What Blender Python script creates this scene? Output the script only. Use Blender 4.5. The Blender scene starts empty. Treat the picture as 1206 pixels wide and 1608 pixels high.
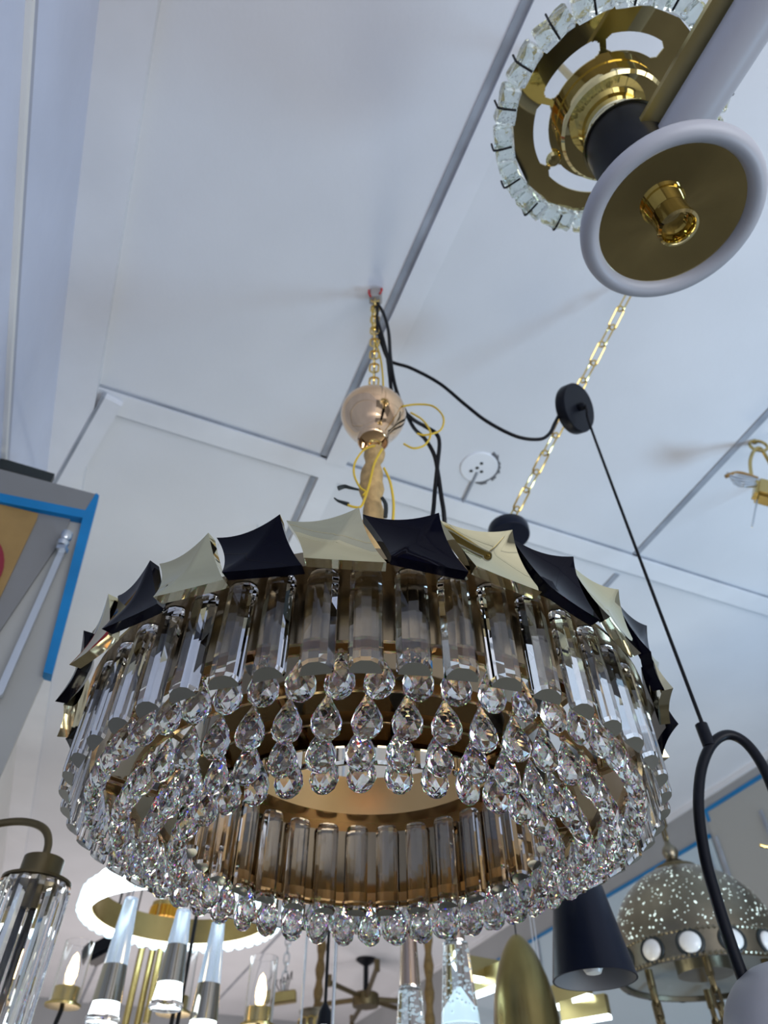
import bpy, bmesh, math, random
from mathutils import Vector, Matrix
random.seed(7)
PI = math.pi
SC = bpy.context.scene
COL = SC.collection

# ------------------------------------------------------------------ camera
H = 1.5                                  # eye height above the shop floor
TH, ROLL, F = 0.8304, -0.0034, 1097.3    # pitch up, roll, focal length in px of a 1206x1608 frame
cam = bpy.data.cameras.new('camera')
cam.sensor_fit = 'VERTICAL'
cam.sensor_height = 36.0
cam.lens = F / 1608 * 36.0
cam.clip_start = 0.02
cam.dof.use_dof = True
cam.dof.focus_distance = 0.70
cam.dof.aperture_fstop = 7.0
co = bpy.data.objects.new('camera', cam)
COL.objects.link(co)
co.matrix_world = Matrix.Translation((0, 0, H)) @ Matrix.Rotation(PI / 2 + TH, 4, 'X') @ Matrix.Rotation(ROLL, 4, 'Z')
SC.camera = co

# ------------------------------------------------------------------ view, world, daylight, added fill lights
SC.view_settings.view_transform = 'Standard'
SC.view_settings.look = 'None'
SC.view_settings.gamma = 1.0
SC.view_settings.use_curve_mapping = False
SC.view_settings.exposure = 0.08
cy_ = SC.cycles
cy_.max_bounces = 18
cy_.transmission_bounces = 14
cy_.glossy_bounces = 8
cy_.diffuse_bounces = 4
cy_.transparent_max_bounces = 12
cy_.caustics_reflective = False
cy_.caustics_refractive = False
cy_.sample_clamp_indirect = 8.0
cy_.use_denoising = True

w = bpy.data.worlds.new('sky'); SC.world = w
w.use_nodes = True
bg = w.node_tree.nodes['Background']
bg.inputs[0].default_value = (0.80, 0.87, 1.0, 1)
bg.inputs[1].default_value = 0.9

ROT = math.radians(22.5)                 # the shop is turned against the camera's heading
CA, SA = math.cos(ROT), math.sin(ROT)
def room(u, v, z=0.0):                   # shop coordinates (z above the eye) to world
    return Vector((u * CA - v * SA, u * SA + v * CA, z + H))

def area(name, loc, target, size, energy, col, sy=None):
    l = bpy.data.lights.new(name, 'AREA')
    l.energy = energy; l.color = col; l.size = size
    if sy: l.shape = 'RECTANGLE'; l.size_y = sy
    o = bpy.data.objects.new(name, l); COL.objects.link(o)
    o.location = loc
    o.rotation_euler = (Vector(target) - Vector(loc)).to_track_quat('-Z', 'Y').to_euler()
    return o
area('shopfront_daylight', room(1.3, -2.9, -0.2), room(1.3, 2.0, 1.2), 3.4, 85, (0.95, 0.96, 1.0), 2.2)
area('added_blue_fill', room(2.95, -0.3, -0.9), room(2.1, 1.6, 1.9), 0.8, 26, (0.46, 0.72, 1.0)).data.spread = 1.9  # unseen blue fill, added to cool and brighten the right-hand ceiling
area('added_far_fill', room(1.3, 6.8, -1.1), room(1.2, 7.0, 1.9), 2.4, 62, (1.0, 0.90, 0.88))  # unseen upward fill, added to brighten the far ceiling
area('added_warm_fill', room(0.95, 2.5, -0.6), room(0.7, 2.3, 1.9), 0.6, 13, (1.0, 0.95, 0.74))  # unseen warm fill, added to lift the left side of the ceiling

# ------------------------------------------------------------------ pixel rays of the photograph
def ray(x, y):
    c, s = math.cos(ROLL), math.sin(ROLL); a, b = x - 603, y - 804
    u = c * a + s * b; v = -s * a + c * b
    return Vector((u / F, math.cos(TH) + v / F * math.sin(TH), math.sin(TH) - v / F * math.cos(TH)))
def P(x, y, Y):                          # point seen at a pixel, Y metres ahead of the camera
    d = ray(x, y); return d * (Y / d.y) + Vector((0, 0, H))
def PZ(x, y, z):                         # ... z metres above the eye
    d = ray(x, y); return d * (z / d.z) + Vector((0, 0, H))
def PU(x, y, U):
    d = ray(x, y); return d * (U / (d.x * CA + d.y * SA)) + Vector((0, 0, H))
def PV(x, y, V):
    d = ray(x, y); return d * (V / (-d.x * SA + d.y * CA)) + Vector((0, 0, H))
def ZY(y, Y):                            # world height seen at image row y, Y metres ahead
    return Y * math.tan(TH - math.atan((y - 804) / F)) + H
def depth(p):
    return p.y * math.cos(TH) + (p.z - H) * math.sin(TH)
def px(n, p):                            # size of n pixels at a point
    return n * depth(p) / F
ZC = 1.9
CEIL = ZC + H

# ------------------------------------------------------------------ materials
def mat(name, base=(.8, .8, .8), rough=.5, metal=0., trans=0., ior=1.45, emis=None, estr=0., coat=0., bump=0., bscale=40., var=0., vscale=3., spec=.5, alpha=1.):
    m = bpy.data.materials.new(name); m.use_nodes = True
    nt = m.node_tree; b = nt.nodes['Principled BSDF']
    b.inputs['Base Color'].default_value = (*base, 1)
    b.inputs['Roughness'].default_value = rough
    b.inputs['Metallic'].default_value = metal
    b.inputs['Transmission Weight'].default_value = trans
    b.inputs['IOR'].default_value = ior
    b.inputs['Coat Weight'].default_value = coat
    b.inputs['Coat Roughness'].default_value = 0.03
    b.inputs['Specular IOR Level'].default_value = spec
    b.inputs['Alpha'].default_value = alpha
    if emis:
        b.inputs['Emission Color'].default_value = (*emis, 1)
        b.inputs['Emission Strength'].default_value = estr
    if var or bump:
        tc = nt.nodes.new('ShaderNodeTexCoord')
    if var:
        n = nt.nodes.new('ShaderNodeTexNoise'); n.inputs['Scale'].default_value = vscale; n.inputs['Detail'].default_value = 5
        nt.links.new(tc.outputs['Object'], n.inputs['Vector'])
        r = nt.nodes.new('ShaderNodeMapRange')
        r.inputs[1].default_value = .3; r.inputs[2].default_value = .7
        r.inputs[3].default_value = 1 - var; r.inputs[4].default_value = 1 + var
        nt.links.new(n.outputs['Fac'], r.inputs[0])
        mx = nt.nodes.new('ShaderNodeMix'); mx.data_type = 'RGBA'; mx.blend_type = 'MULTIPLY'; mx.inputs[0].default_value = 1
        mx.inputs[6].default_value = (*base, 1)
        nt.links.new(r.outputs[0], mx.inputs[7])
        nt.links.new(mx.outputs[2], b.inputs['Base Color'])
    if bump:
        n2 = nt.nodes.new('ShaderNodeTexNoise'); n2.inputs['Scale'].default_value = bscale; n2.inputs['Detail'].default_value = 3
        nt.links.new(tc.outputs['Object'], n2.inputs['Vector'])
        bp = nt.nodes.new('ShaderNodeBump'); bp.inputs['Strength'].default_value = bump; bp.inputs['Distance'].default_value = .01
        nt.links.new(n2.outputs['Fac'], bp.inputs['Height'])
        nt.links.new(bp.outputs['Normal'], b.inputs['Normal'])
    return m

def crystal(name, iors=(1.49, 1.53, 1.58), fac=.09):     # lead glass: part of the light splits into colours
    m = bpy.data.materials.new(name); m.use_nodes = True
    nt = m.node_tree; nt.nodes.clear()
    out = nt.nodes.new('ShaderNodeOutputMaterial')
    def glass(ior, c):
        g = nt.nodes.new('ShaderNodeBsdfGlass')
        g.inputs['Roughness'].default_value = 0.0; g.inputs['IOR'].default_value = ior; g.inputs['Color'].default_value = (*c, 1)
        return g
    last = None
    for k, ior in enumerate(iors):
        c = [0, 0, 0]; c[k] = 1.0
        g = glass(ior, c)
        if last is None: last = g
        else:
            a = nt.nodes.new('ShaderNodeAddShader')
            nt.links.new(last.outputs[0], a.inputs[0]); nt.links.new(g.outputs[0], a.inputs[1]); last = a
    mx = nt.nodes.new('ShaderNodeMixShader'); mx.inputs[0].default_value = fac
    nt.links.new(glass(1.53, (.93, .93, .92)).outputs[0], mx.inputs[1]); nt.links.new(last.outputs[0], mx.inputs[2])
    nt.links.new(mx.outputs[0], out.inputs[0])
    return m

M = dict(
    ceiling=mat('painted_ceiling', (.69, .70, .73), .55, var=.06, vscale=1.6, bump=.05, bscale=60),
    batten=mat('painted_batten', (.73, .74, .77), .5, var=.05, vscale=4),
    dirt=mat('dirty_plaster', (.12, .12, .13), .8, var=.3, vscale=60),
    gap=mat('batten_gap', (.30, .32, .36), .7, var=.25, vscale=8),
    gloss_wall=mat('gloss_painted_wall', (.56, .61, .76), .28, var=.07, vscale=3, bump=.12, bscale=25, coat=.3),
    wall_shade=mat('painted_wall_shade', (.36, .38, .46), .35),
    wall_white=mat('white_wall', (.74, .73, .71), .6, var=.05),
    wall_grey=mat('grey_wall', (.34, .35, .36), .6, var=.06),
    floor=mat('shop_floor', (.20, .18, .15), .35, var=.6, vscale=.9),
    gold=mat('champagne_gold', (.64, .58, .37), .045, 1.),
    rose=mat('rose_gold', (.80, .55, .34), .05, 1.),
    ring_gold=mat('satin_gold', (.29, .225, .14), .22, 1.),
    inner_gold=mat('polished_inner_gold', (.25, .195, .125), .06, 1.),
    collar_gold=mat('collar_gold', (.72, .46, .20), .30, 1.),
    hoop_gold=mat('hoop_gold', (.48, .34, .18), .18, 1.),
    mirror_gold=mat('mirror_gold', (.66, .55, .27), .03, 1.),
    brass=mat('brushed_brass', (.54, .41, .16), .25, 1., var=.08, vscale=20),
    bullet=mat('dark_brushed_gold', (.25, .20, .08), .24, 1., var=.08, vscale=20),
    olive=mat('olive_gold', (.52, .43, .20), .28, 1.),
    chain=mat('chain_gold', (.85, .62, .22), .18, 1.),
    bronze=mat('aged_bronze', (.15, .115, .06), .38, .9, var=.15, vscale=14),
    antique=mat('antique_brass', (.23, .20, .145), .30, 1., var=.2, vscale=18),
    black=mat('black_gloss', (.002, .002, .006), .05, spec=.10),
    matt_black=mat('matt_black', (.005, .006, .010), .36, spec=.22),
    navy=mat('navy_black', (.006, .009, .020), .34, spec=.25),
    rubber=mat('black_rubber', (.006, .006, .008), .5, spec=.2),
    yellow=mat('yellow_wire', (.70, .47, .03), .4),
    fabric=mat('beige_fabric', (.50, .33, .14), .8, var=.25, vscale=40, bump=.5, bscale=60),
    rope=mat('brown_fabric', (.20, .125, .045), .8, var=.3, vscale=40, bump=.6, bscale=60),
    crystal=crystal('crystal_glass'),
    prism=mat('prism_glass', (.97, .97, .97), 0., trans=1., ior=1.52),
    ground=mat('ground_glass', (.13, .125, .10), .22, spec=.6),
    ingot=mat('ice_glass', (.80, .87, .83), .04, trans=1., ior=1.5, bump=.25, bscale=60),
    glass=mat('clear_glass', (1, 1, 1), 0., trans=1., ior=1.45),
    acrylic=mat('clear_acrylic', (.96, .98, 1.), .02, trans=1., ior=1.49),
    white=mat('white_plastic', (.43, .43, .46), .40),
    pearl=mat('milky_glass', (.82, .80, .76), .12, coat=.4),
    lit=mat('led_white', (.9, .95, 1.), .4, emis=(.80, .93, 1.), estr=5.),
    led=mat('led_crystal', (.85, .95, 1.), .05, trans=.6, emis=(.62, .88, 1.), estr=.75),
    warm=mat('lit_filament', (1, .8, .5), .3, emis=(1., .70, .32), estr=14.),
    hole=mat('lit_pinhole', (.9, 1, .95), .3, emis=(.82, 1., .92), estr=1.0),
    bulb=mat('frosted_bulb', (.78, .78, .74), .3),
    blue=mat('blue_film', (.0, .17, .42), .35, var=.12, vscale=10),
    steel=mat('steel', (.62, .66, .70), .3, 1.),
    grey=mat('grey_paint', (.20, .20, .20), .45, var=.06),
    pane=mat('grey_panel', (.38, .38, .36), .35),
    poster_tan=mat('poster_tan', (.29, .18, .06), .5, var=.15, vscale=12),
    poster_red=mat('poster_red', (.22, .015, .03), .5),
    tape=mat('black_tape', (.015, .02, .02), .45),
    terminal=mat('terminal_grey', (.33, .30, .28), .5),
    red=mat('red_wire', (.5, .03, .03), .45),
    blue_flare_glow=mat('blue_flare_glow', (.1, .15, 1), .3, emis=(.05, .10, 1.), estr=8.),
    cabinet=mat('cabinet_glass', (.48, .60, .68), .12, coat=.5),
)

# ------------------------------------------------------------------ mesh helpers
def obj(name, bm, m, parent=None, loc=None, smooth=False, label=None, rot=None):
    me = bpy.data.meshes.new(name)
    bmesh.ops.recalc_face_normals(bm, faces=bm.faces)
    if smooth:
        for f in bm.faces: f.smooth = True
        for e in bm.edges:
            if len(e.link_faces) == 2 and e.calc_face_angle(0) > math.radians(smooth if smooth > 1 else 40): e.smooth = False
    bm.to_mesh(me); bm.free()
    me.materials.append(m)
    o = bpy.data.objects.new(name, me); COL.objects.link(o)
    if parent: o.parent = parent
    if loc is not None: o.location = loc
    if rot is not None: o.rotation_euler = rot
    if label: o['label'] = label
    return o
def thing(name, label, cat, loc, rz=0., group=None):
    o = bpy.data.objects.new(name, None); COL.objects.link(o)
    o.empty_display_size = .05
    o.location = loc; o.rotation_euler = (0, 0, rz)
    o['label'] = label; o['category'] = cat
    if group: o['group'] = group
    return o
def tag(o, label, cat, group=None):
    o['label'] = label; o['category'] = cat
    if group: o['group'] = group
    return o
def struct(name, bm, m, loc=None, smooth=False):
    o = obj(name, bm, m, None, loc, smooth); o['kind'] = 'structure'; return o
def part_copy(src, parent, loc=None, rot=None):
    c = src.copy(); COL.objects.link(c); c.parent = parent
    if loc is not None: c.location = loc
    if rot is not None: c.rotation_euler = rot
    return c

def B(): return bmesh.new()
def box(bm, c, s, mtx=None):
    r = bmesh.ops.create_cube(bm, size=1)
    T = Matrix.Translation(c) @ Matrix.Diagonal((*s, 1))
    if mtx is not None: T = mtx @ T
    bmesh.ops.transform(bm, matrix=T, verts=r['verts']); return r['verts']
def lathe(bm, prof, n=32, c=(0, 0, 0), a0=0., mtx=None, close=False):
    rings = []
    for (r, z) in prof:
        if r < 1e-6: rings.append([bm.verts.new((c[0], c[1], c[2] + z))])
        else: rings.append([bm.verts.new((c[0] + r * math.cos(a0 + 2 * PI * k / n), c[1] + r * math.sin(a0 + 2 * PI * k / n), c[2] + z)) for k in range(n)])
    prs = list(zip(rings, rings[1:]))
    if close: prs.append((rings[-1], rings[0]))
    for A, Bq in prs:
        if len(A) == 1 and len(Bq) == 1: continue
        for k in range(n):
            j = (k + 1) % n
            if len(A) == 1: bm.faces.new((A[0], Bq[k], Bq[j]))
            elif len(Bq) == 1: bm.faces.new((A[k], A[j], Bq[0]))
            else: bm.faces.new((A[k], A[j], Bq[j], Bq[k]))
    if mtx is not None: bmesh.ops.transform(bm, matrix=mtx, verts=[v for R in rings for v in R])
def ringband(bm, r0, r1, z0, z1, n=96, c=(0, 0, 0)):       # a hoop of rectangular section
    lathe(bm, [(r0, z0), (r1, z0), (r1, z1), (r0, z1)], n, c, close=True)
def torus(bm, R, r, n=32, m=10, mtx=None, sx=1., sz=1.):
    lathe(bm, [(R + r * math.cos(2 * PI * k / m), sz * r * math.sin(2 * PI * k / m)) for k in range(m)], n, mtx=mtx, close=True)
def smooth_path(pts, sub=8):
    pts = [Vector(p) for p in pts]
    if len(pts) < 3: return pts
    out = []
    for i in range(len(pts) - 1):
        p0 = pts[max(i - 1, 0)]; p1 = pts[i]; p2 = pts[i + 1]; p3 = pts[min(i + 2, len(pts) - 1)]
        for k in range(sub):
            t = k / sub
            out.append(.5 * ((2 * p1) + (p2 - p0) * t + (2 * p0 - 5 * p1 + 4 * p2 - p3) * t * t + (3 * p1 - p0 - 3 * p2 + p3) * t ** 3))
    out.append(pts[-1]); return out
def tube(bm, pts, r, n=8, sub=8, r1=None, rfun=None):
    q = smooth_path(pts, sub)
    N = len(q); rings = []; up = None
    for i, p in enumerate(q):
        d = (q[min(i + 1, N - 1)] - q[max(i - 1, 0)]).normalized()
        if up is None:
            up = Vector((0, 0, 1)) if abs(d.z) < .9 else Vector((1, 0, 0))
        x = (up - d * up.dot(d)).normalized(); up = x; yv = d.cross(x)
        t = i / max(N - 1, 1)
        rr = rfun(t) if rfun else (r if r1 is None else r + (r1 - r) * t)
        rings.append([bm.verts.new(p + (x * math.cos(2 * PI * k / n) + yv * math.sin(2 * PI * k / n)) * rr) for k in range(n)])
    for A, Bq in zip(rings, rings[1:]):
        for k in range(n):
            j = (k + 1) % n; bm.faces.new((A[k], A[j], Bq[j], Bq[k]))
    bm.faces.new(rings[0]); bm.faces.new(rings[-1][::-1])
def chain_links(bm, a, b, L=.034, W=.018, r=.0022):
    a, b = Vector(a), Vector(b); d = b - a; n = max(1, round(d.length / (L * .78))); d.normalize()
    up = Vector((0, 0, 1)) if abs(d.z) < .9 else Vector((1, 0, 0))
    x = (up - d * up.dot(d)).normalized(); y = d.cross(x)
    step = (b - a).length / n
    for i in range(n):
        c = a + d * step * (i + .5)
        s = x if i % 2 else y
        pts = []
        for k in range(16):
            t = 2 * PI * k / 16
            cu, sn = math.cos(t), math.sin(t)
            pts.append(c + d * (cu * W / 2 + math.copysign((L - W) / 2, cu)) + s * sn * W / 2)
        N = len(pts); rings = []
        nrm = d.cross(s)
        for k in range(N):
            tg = (pts[(k + 1) % N] - pts[k - 1]).normalized(); sd = nrm.cross(tg)
            rings.append([bm.verts.new(pts[k] + (nrm * math.cos(2 * PI * j / 6) + sd * math.sin(2 * PI * j / 6)) * r) for j in range(6)])
        for k in range(N):
            A, Bq = rings[k], rings[(k + 1) % N]
            for j in range(6):
                bm.faces.new((A[j], A[(j + 1) % 6], Bq[(j + 1) % 6], Bq[j]))
def slab(bm, pts, off):                    # polygon given thickness along off
    a = [bm.verts.new(p) for p in pts]; b = [bm.verts.new(Vector(p) + Vector(off)) for p in pts]
    bm.faces.new(a); bm.faces.new(b[::-1])
    for k in range(len(a)):
        j = (k + 1) % len(a); bm.faces.new((a[k], b[k], b[j], a[j]))
def roombox(bm, u0, u1, v0, v1, z0, z1):
    pts = [room(u, v, z0) for u, v in ((u0, v0), (u1, v0), (u1, v1), (u0, v1))]
    slab(bm, pts, (0, 0, z1 - z0))

# ------------------------------------------------------------------ the shop
UL, UR, VB, VF = -.49, 3.25, -3.0, 9.0
b = B(); roombox(b, UL - .2, UR + .2, VB, VF + .1, ZC, ZC + .1); struct('ceiling', b, M['ceiling'])
b = B(); roombox(b, UL - .2, UR + .2, VB, VF + .1, -H - .1, -H); struct('floor', b, M['floor'])
b = B(); roombox(b, UL - .12, UL, VB, 1.9, -H, ZC); struct('wall_left', b, M['gloss_wall'])
b = B(); roombox(b, UL - .12, UL, 1.9, VF, -H, ZC); struct('wall_left_rear', b, M['wall_white'])
b = B(); roombox(b, UR, UR + .12, VB, VF, -H, ZC); struct('wall_right', b, M['wall_grey'])
b = B(); roombox(b, UL, UR, VF, VF + .1, -H, ZC); struct('wall_far', b, M['wall_grey'])
b = B(); roombox(b, UL, UR, VB - .1, VB, 1.25, ZC); struct('wall_front', b, M['wall_grey'])
# battens covering the joints of the ceiling boards
def batten(u0, u1, v0, v1, g=.018, along='v', t=.010):
    b = B(); roombox(b, u0, u1, v0, v1, ZC - t, ZC); o = struct('trim_1', b, M['batten'])
    return o
def gapstrip(u0, u1, v0, v1, t=.005):
    b = B(); roombox(b, u0, u1, v0, v1, ZC - t, ZC); return struct('trim_2', b, M['gap'])
gapstrip(.362, .386, VB, 1.45); batten(.386, .455, VB, 1.45, t=.016)
gapstrip(.362, .380, 1.53, VF); batten(.386, .455, 1.53, VF, t=.012)
gapstrip(1.645, 1.668, VB, 1.50); gapstrip(1.645, 1.668, 1.56, VF)
batten(UL, -.372, VB, VF, t=.030)
batten(-.372, UR, 1.445, 1.53, t=.012)
batten(-.372, UR, -1.0, -.92, t=.012); gapstrip(-.372, UR, -1.02, -1.0); gapstrip(-.372, UR, -.92, -.90)
gapstrip(-.372, UR, 1.437, 1.445); gapstrip(-.372, UR, 1.53, 1.538)
b = B(); qa, qb = PZ(165, 612, ZC), PZ(88, 750, ZC); sd_ = Vector((qb.y - qa.y, qa.x - qb.x, 0)).normalized()
slab(b, [qa, qb, qb + sd_ * .010, qa + sd_ * .010], (0, 0, -.034)); struct('trim_2', b, M['gap'])
b = B(); slab(b, [qa + sd_ * .010, qb + sd_ * .010, qb + sd_ * .065, qa + sd_ * .065], (0, 0, -.036)); struct('trim_1', b, M['batten'])
# moulding on the glossy left wall and the right-hand cornice
b = B(); roombox(b, UL, UL + .010, VB, 1.9, 1.435, 1.452); struct('trim_3', b, M['wall_white'])
b = B(); roombox(b, UL, UL + .006, VB, 1.9, 1.452, 1.480); struct('shade_strip', b, M['wall_shade'])  # darker strip painting the shade above the moulding into the wall
b = B(); roombox(b, UR - .02, UR, VB, VF, ZC - .03, ZC); struct('trim_5', b, M['batten'])
# blue protective film and glass panels along the right wall
for k, (q0, q1, v0, v1, z1) in enumerate([((1206, 1215), (1110, 1275), 1.2, 3.00, 1.80), ((1128, 1305), (930, 1425), 3.02, 6.5, 1.67)]):
    b = B(); roombox(b, UR - .010, UR, v0, v1, z1, z1 + .022)
    roombox(b, UR - .010, UR, v1 - .022, v1, z1 - .05, z1)
    struct('trim_6', b, M['blue'])
    b = B(); roombox(b, UR - .006, UR, v0, v1, .2, z1); struct('window_%d' % (k + 1), b, M['pane'] if k == 0 else M['cabinet'])
for v in (2.62, 2.97, 3.06, 4.9):
    b = B(); roombox(b, UR - .016, UR - .004, v, v + .02, .2, 1.66); struct('trim_7', b, M['gap'])

# ------------------------------------------------------------------ big crystal chandelier
CX, CY = -.0227, .8871
ch = thing('crystal_chandelier', 'large round chandelier with a black and gold petal crown, hanging crystal bars and pear drops', 'chandelier', (CX, CY, H + .42))
Z0 = .42                                       # heights below are above the eye; local z = height - Z0
def cyl(r, a, z): return Vector((r * math.sin(a), -r * math.cos(a), z - Z0))
# frame
b = B(); ringband(b, .340, .345, .412, .535, c=(0, 0, -Z0)); obj('outer_band', b, M['ring_gold'], ch, smooth=True)
b = B(); ringband(b, .345, .372, .488, .493, c=(0, 0, -Z0)); obj('prism_rail', b, M['ring_gold'], ch, smooth=True)
b = B(); ringband(b, .228, .232, .365, .490, c=(0, 0, -Z0)); obj('inner_band', b, M['inner_gold'], ch, smooth=True)
b = B(); ringband(b, .196, .200, .490, .546, c=(0, 0, -Z0)); ringband(b, .196, .232, .486, .490, c=(0, 0, -Z0)); obj('inner_collar', b, M['collar_gold'], ch, smooth=True)
ROWS = [(.330, .357, 56), (.295, .336, 48), (.260, .322, 42), (.226, .318, 38)]
for (r, z, n) in ROWS:
    b = B(); ringband(b, r - .002, r + .002, z + .052, z + .064, c=(0, 0, -Z0)); obj('drop_hoop', b, M['hoop_gold'], ch, smooth=True)
b = B(); tube(b, [cyl(.23, 0, .392), cyl(.343, 0, .418)], .0045, 6)
spk = obj('spoke', b, M['hoop_gold'], ch)
for k in range(12):
    o = spk if k == 0 else part_copy(spk, ch)
    o.rotation_euler = (0, 0, 2 * PI * (k + .4) / 12)
b = B()
lathe(b, [(0, .60), (.022, .60), (.028, .612), (.028, .628), (.016, .645), (.006, .655), (0, .655)], 24, (0, 0, -Z0)); obj('hub', b, M['rose'], ch, smooth=True)
for k in range(4):
    a = 2 * PI * (k + .25) / 4
    b = B(); tube(b, [cyl(.015, a, .62), cyl(.10, a, .625), cyl(.19, a, .59), cyl(.20, a, .545)], .005, 8); obj('arm', b, M['matt_black'] if k % 2 else M['rose'], ch, smooth=True)
# lamp holders inside the ring
b = B(); lathe(b, [(0, 0), (.013, 0), (.013, .03), (.016, .032), (.016, .036), (0, .036)], 16)
sock = obj('bulb_socket', b, M['hoop_gold'], ch, smooth=True)
b = B(); lathe(b, [(.010, .036), (.014, .045), (.019, .058), (.019, .068), (.012, .080), (0, .084)], 16)
bul = obj('bulb', b, M['bulb'], sock, smooth=True)
for k in range(10):
    a = 2 * PI * (k + .33) / 10
    s = sock if k == 0 else part_copy(sock, ch)
    if k: part_copy(bul, s)
    s.location = cyl(.335, a, .455); s.rotation_euler = (PI / 2, 0, a + PI)
# crown of petals
NP = 30; DP = 2 * PI / NP; PH0 = -1.4646; SHR = .0712; ZT, PHH = .5395, .0715
def petal():
    bm = B(); G = 12; wA = DP * .955; g = [[None] * (G + 1) for _ in range(G + 1)]
    def pt(s, t, inner=0.):
        a = wA * s + SHR * t - (wA + SHR) / 2
        z = ZT - PHH * t - .007 * 4 * s * (1 - s) * (1 - t) + .002 * 4 * s * (1 - s) * t
        a += .010 * 4 * t * (1 - t) * (1 - 2 * s)
        sad = ((2 * s - 1) ** 2 + (2 * t - 1) ** 2) / 2
        rdg = 1 - abs(s + t - 1)
        r = .382 + .009 * sad + .010 * rdg + .003 * t - inner
        return cyl(r, a, z)
    for i in range(G + 1):
        for j in range(G + 1): g[i][j] = bm.verts.new(pt(i / G, j / G))
    for i in range(G):
        for j in range(G):
            # split every quad along the crease direction
            bm.faces.new((g[i][j], g[i + 1][j], g[i][j + 1])); bm.faces.new((g[i + 1][j], g[i + 1][j + 1], g[i][j + 1]))
    loop = [(i, 0) for i in range(G)] + [(G, j) for j in range(G)] + [(i, G) for i in range(G, 0, -1)] + [(0, j) for j in range(G, 0, -1)]
    inn = [bm.verts.new(pt(i / G, j / G, .013)) for i, j in loop]
    for k in range(len(loop)):
        q = (k + 1) % len(loop)
        bm.faces.new((g[loop[k][0]][loop[k][1]], g[loop[q][0]][loop[q][1]], inn[q], inn[k]))
    bm.faces.new(inn)
    return bm
pb = obj('crown_petal', petal(), M['black'], ch, smooth=24, label='glossy black crown petal')
pg = obj('crown_petal', petal(), M['gold'], ch, smooth=24, label='polished champagne gold crown petal')
for k in range(NP):
    a = PH0 + k * DP + (DP * .955 + SHR) / 2
    src = pb if k % 2 else pg
    o = src if k < 2 else part_copy(src, ch)
    o.rotation_euler = (0, 0, a)
# crystal bars: half-hexagon section, cut across the lower end
def prism_mesh(w, d, h, slope=.005):
    bm = B(); sec = [(-w, 0), (w, 0), (w, d * .30), (w * .72, d * .78), (w * .30, d), (-w * .30, d), (-w * .72, d * .78), (-w, d * .30)]
    rings = []
    for z, s in ((0, .90), (.004, 1.), (h - .004, 1.), (h, .9)):
        rings.append([bm.verts.new((x * s, -(y * s + d * .5 * (1 - s)), z + (slope * y / d if z < .1 * h else 0))) for x, y in sec])
    for A, Bq in zip(rings, rings[1:]):
        for k in range(8):
            j = (k + 1) % 8; bm.faces.new((A[k], A[j], Bq[j], Bq[k]))
    f = bm.faces.new(rings[0][::-1]); f.material_index = 1; bm.faces.new(rings[-1])
    return bm
pr = obj('crystal_bar', prism_mesh(.0165, .014, .120), M['prism'], ch); pr.data.materials.append(M['ground'])
NO = 50
for k in range(NO):
    a = 2 * PI * (k + .12) / NO
    o = pr if k == 0 else part_copy(pr, ch)
    o.location = cyl(.354, a, .367); o.rotation_euler = (random.uniform(-.01, .01), random.uniform(-.01, .01), a + random.uniform(-.12, .12))
pi_ = obj('crystal_bar', prism_mesh(.0165, .013, .125), M['prism'], ch); pi_.data.materials.append(M['ground'])
NI = 30
for k in range(NI):
    a = 2 * PI * (k + .45) / NI
    o = pi_ if k == 0 else part_copy(pi_, ch)
    o.location = cyl(.222, a, .350); o.rotation_euler = (0, 0, a + PI + random.uniform(-.10, .10))
# pear drops, cut in facets, with a small bead at the neck
def drop(bm, mtx=None, L=.054):
    prof = [(0, 0), (.0072, .0020), (.0128, .0070), (.0156, .0145), (.0150, .0220), (.0118, .0300), (.0078, .0375), (.0044, .0435), (.0022, .0475)]
    n = 8; rings = []; vs = []
    for i, (r, z) in enumerate(prof):
        if r == 0: R = [bm.verts.new((0, 0, z))]
        else: R = [bm.verts.new((r * math.cos(2 * PI * (k + .5 * (i % 2)) / n), .72 * r * math.sin(2 * PI * (k + .5 * (i % 2)) / n), z)) for k in range(n)]
        rings.append(R); vs += R
    for i, (A, Bq) in enumerate(zip(rings, rings[1:])):
        for k in range(n):
            j = (k + 1) % n
            if len(A) == 1: bm.faces.new((A[0], Bq[j], Bq[k]))
            elif i % 2 == 0:
                bm.faces.new((A[k], A[j], Bq[k])); bm.faces.new((A[j], Bq[j], Bq[k]))
            else:
                bm.faces.new((A[k], A[j], Bq[j])); bm.faces.new((A[k], Bq[j], Bq[k]))
    bm.faces.new(rings[-1][::-1])
    r = bmesh.ops.create_icosphere(bm, subdivisions=1, radius=.0042, matrix=Matrix.Translation((0, 0, .0520)))
    vs += r['verts']
    if mtx is not None: bmesh.ops.transform(bm, matrix=mtx, verts=vs)
places = []
for ri, (r, z, n) in enumerate(ROWS):
    for k in range(n):
        a = 2 * PI * (k + (.5 if ri in (0,) else .0)) / n + (.02 if ri == 1 else -.003)
        p = cyl(r, a, z)
        wp = Vector((CX, CY, Z0)) + p
        places.append((wp.length, p, a + random.uniform(-.35, .35)))
places.sort(key=lambda t: t[0])
b = B(); drop(b); dr = obj('crystal_drop', b, M['crystal'], ch)
rest = B()
for i, (_, p, a) in enumerate(places):
    if i < 100:
        o = dr if i == 0 else part_copy(dr, ch)
        o.location = p; o.rotation_euler = (0, 0, a)
    else:
        drop(rest, Matrix.Translation(p) @ Matrix.Rotation(a, 4, 'Z'))
o = obj('crystal_drop', rest, M['crystal'], ch, label='crystal drops of the far rows'); o['kind'] = 'stuff'
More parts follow.
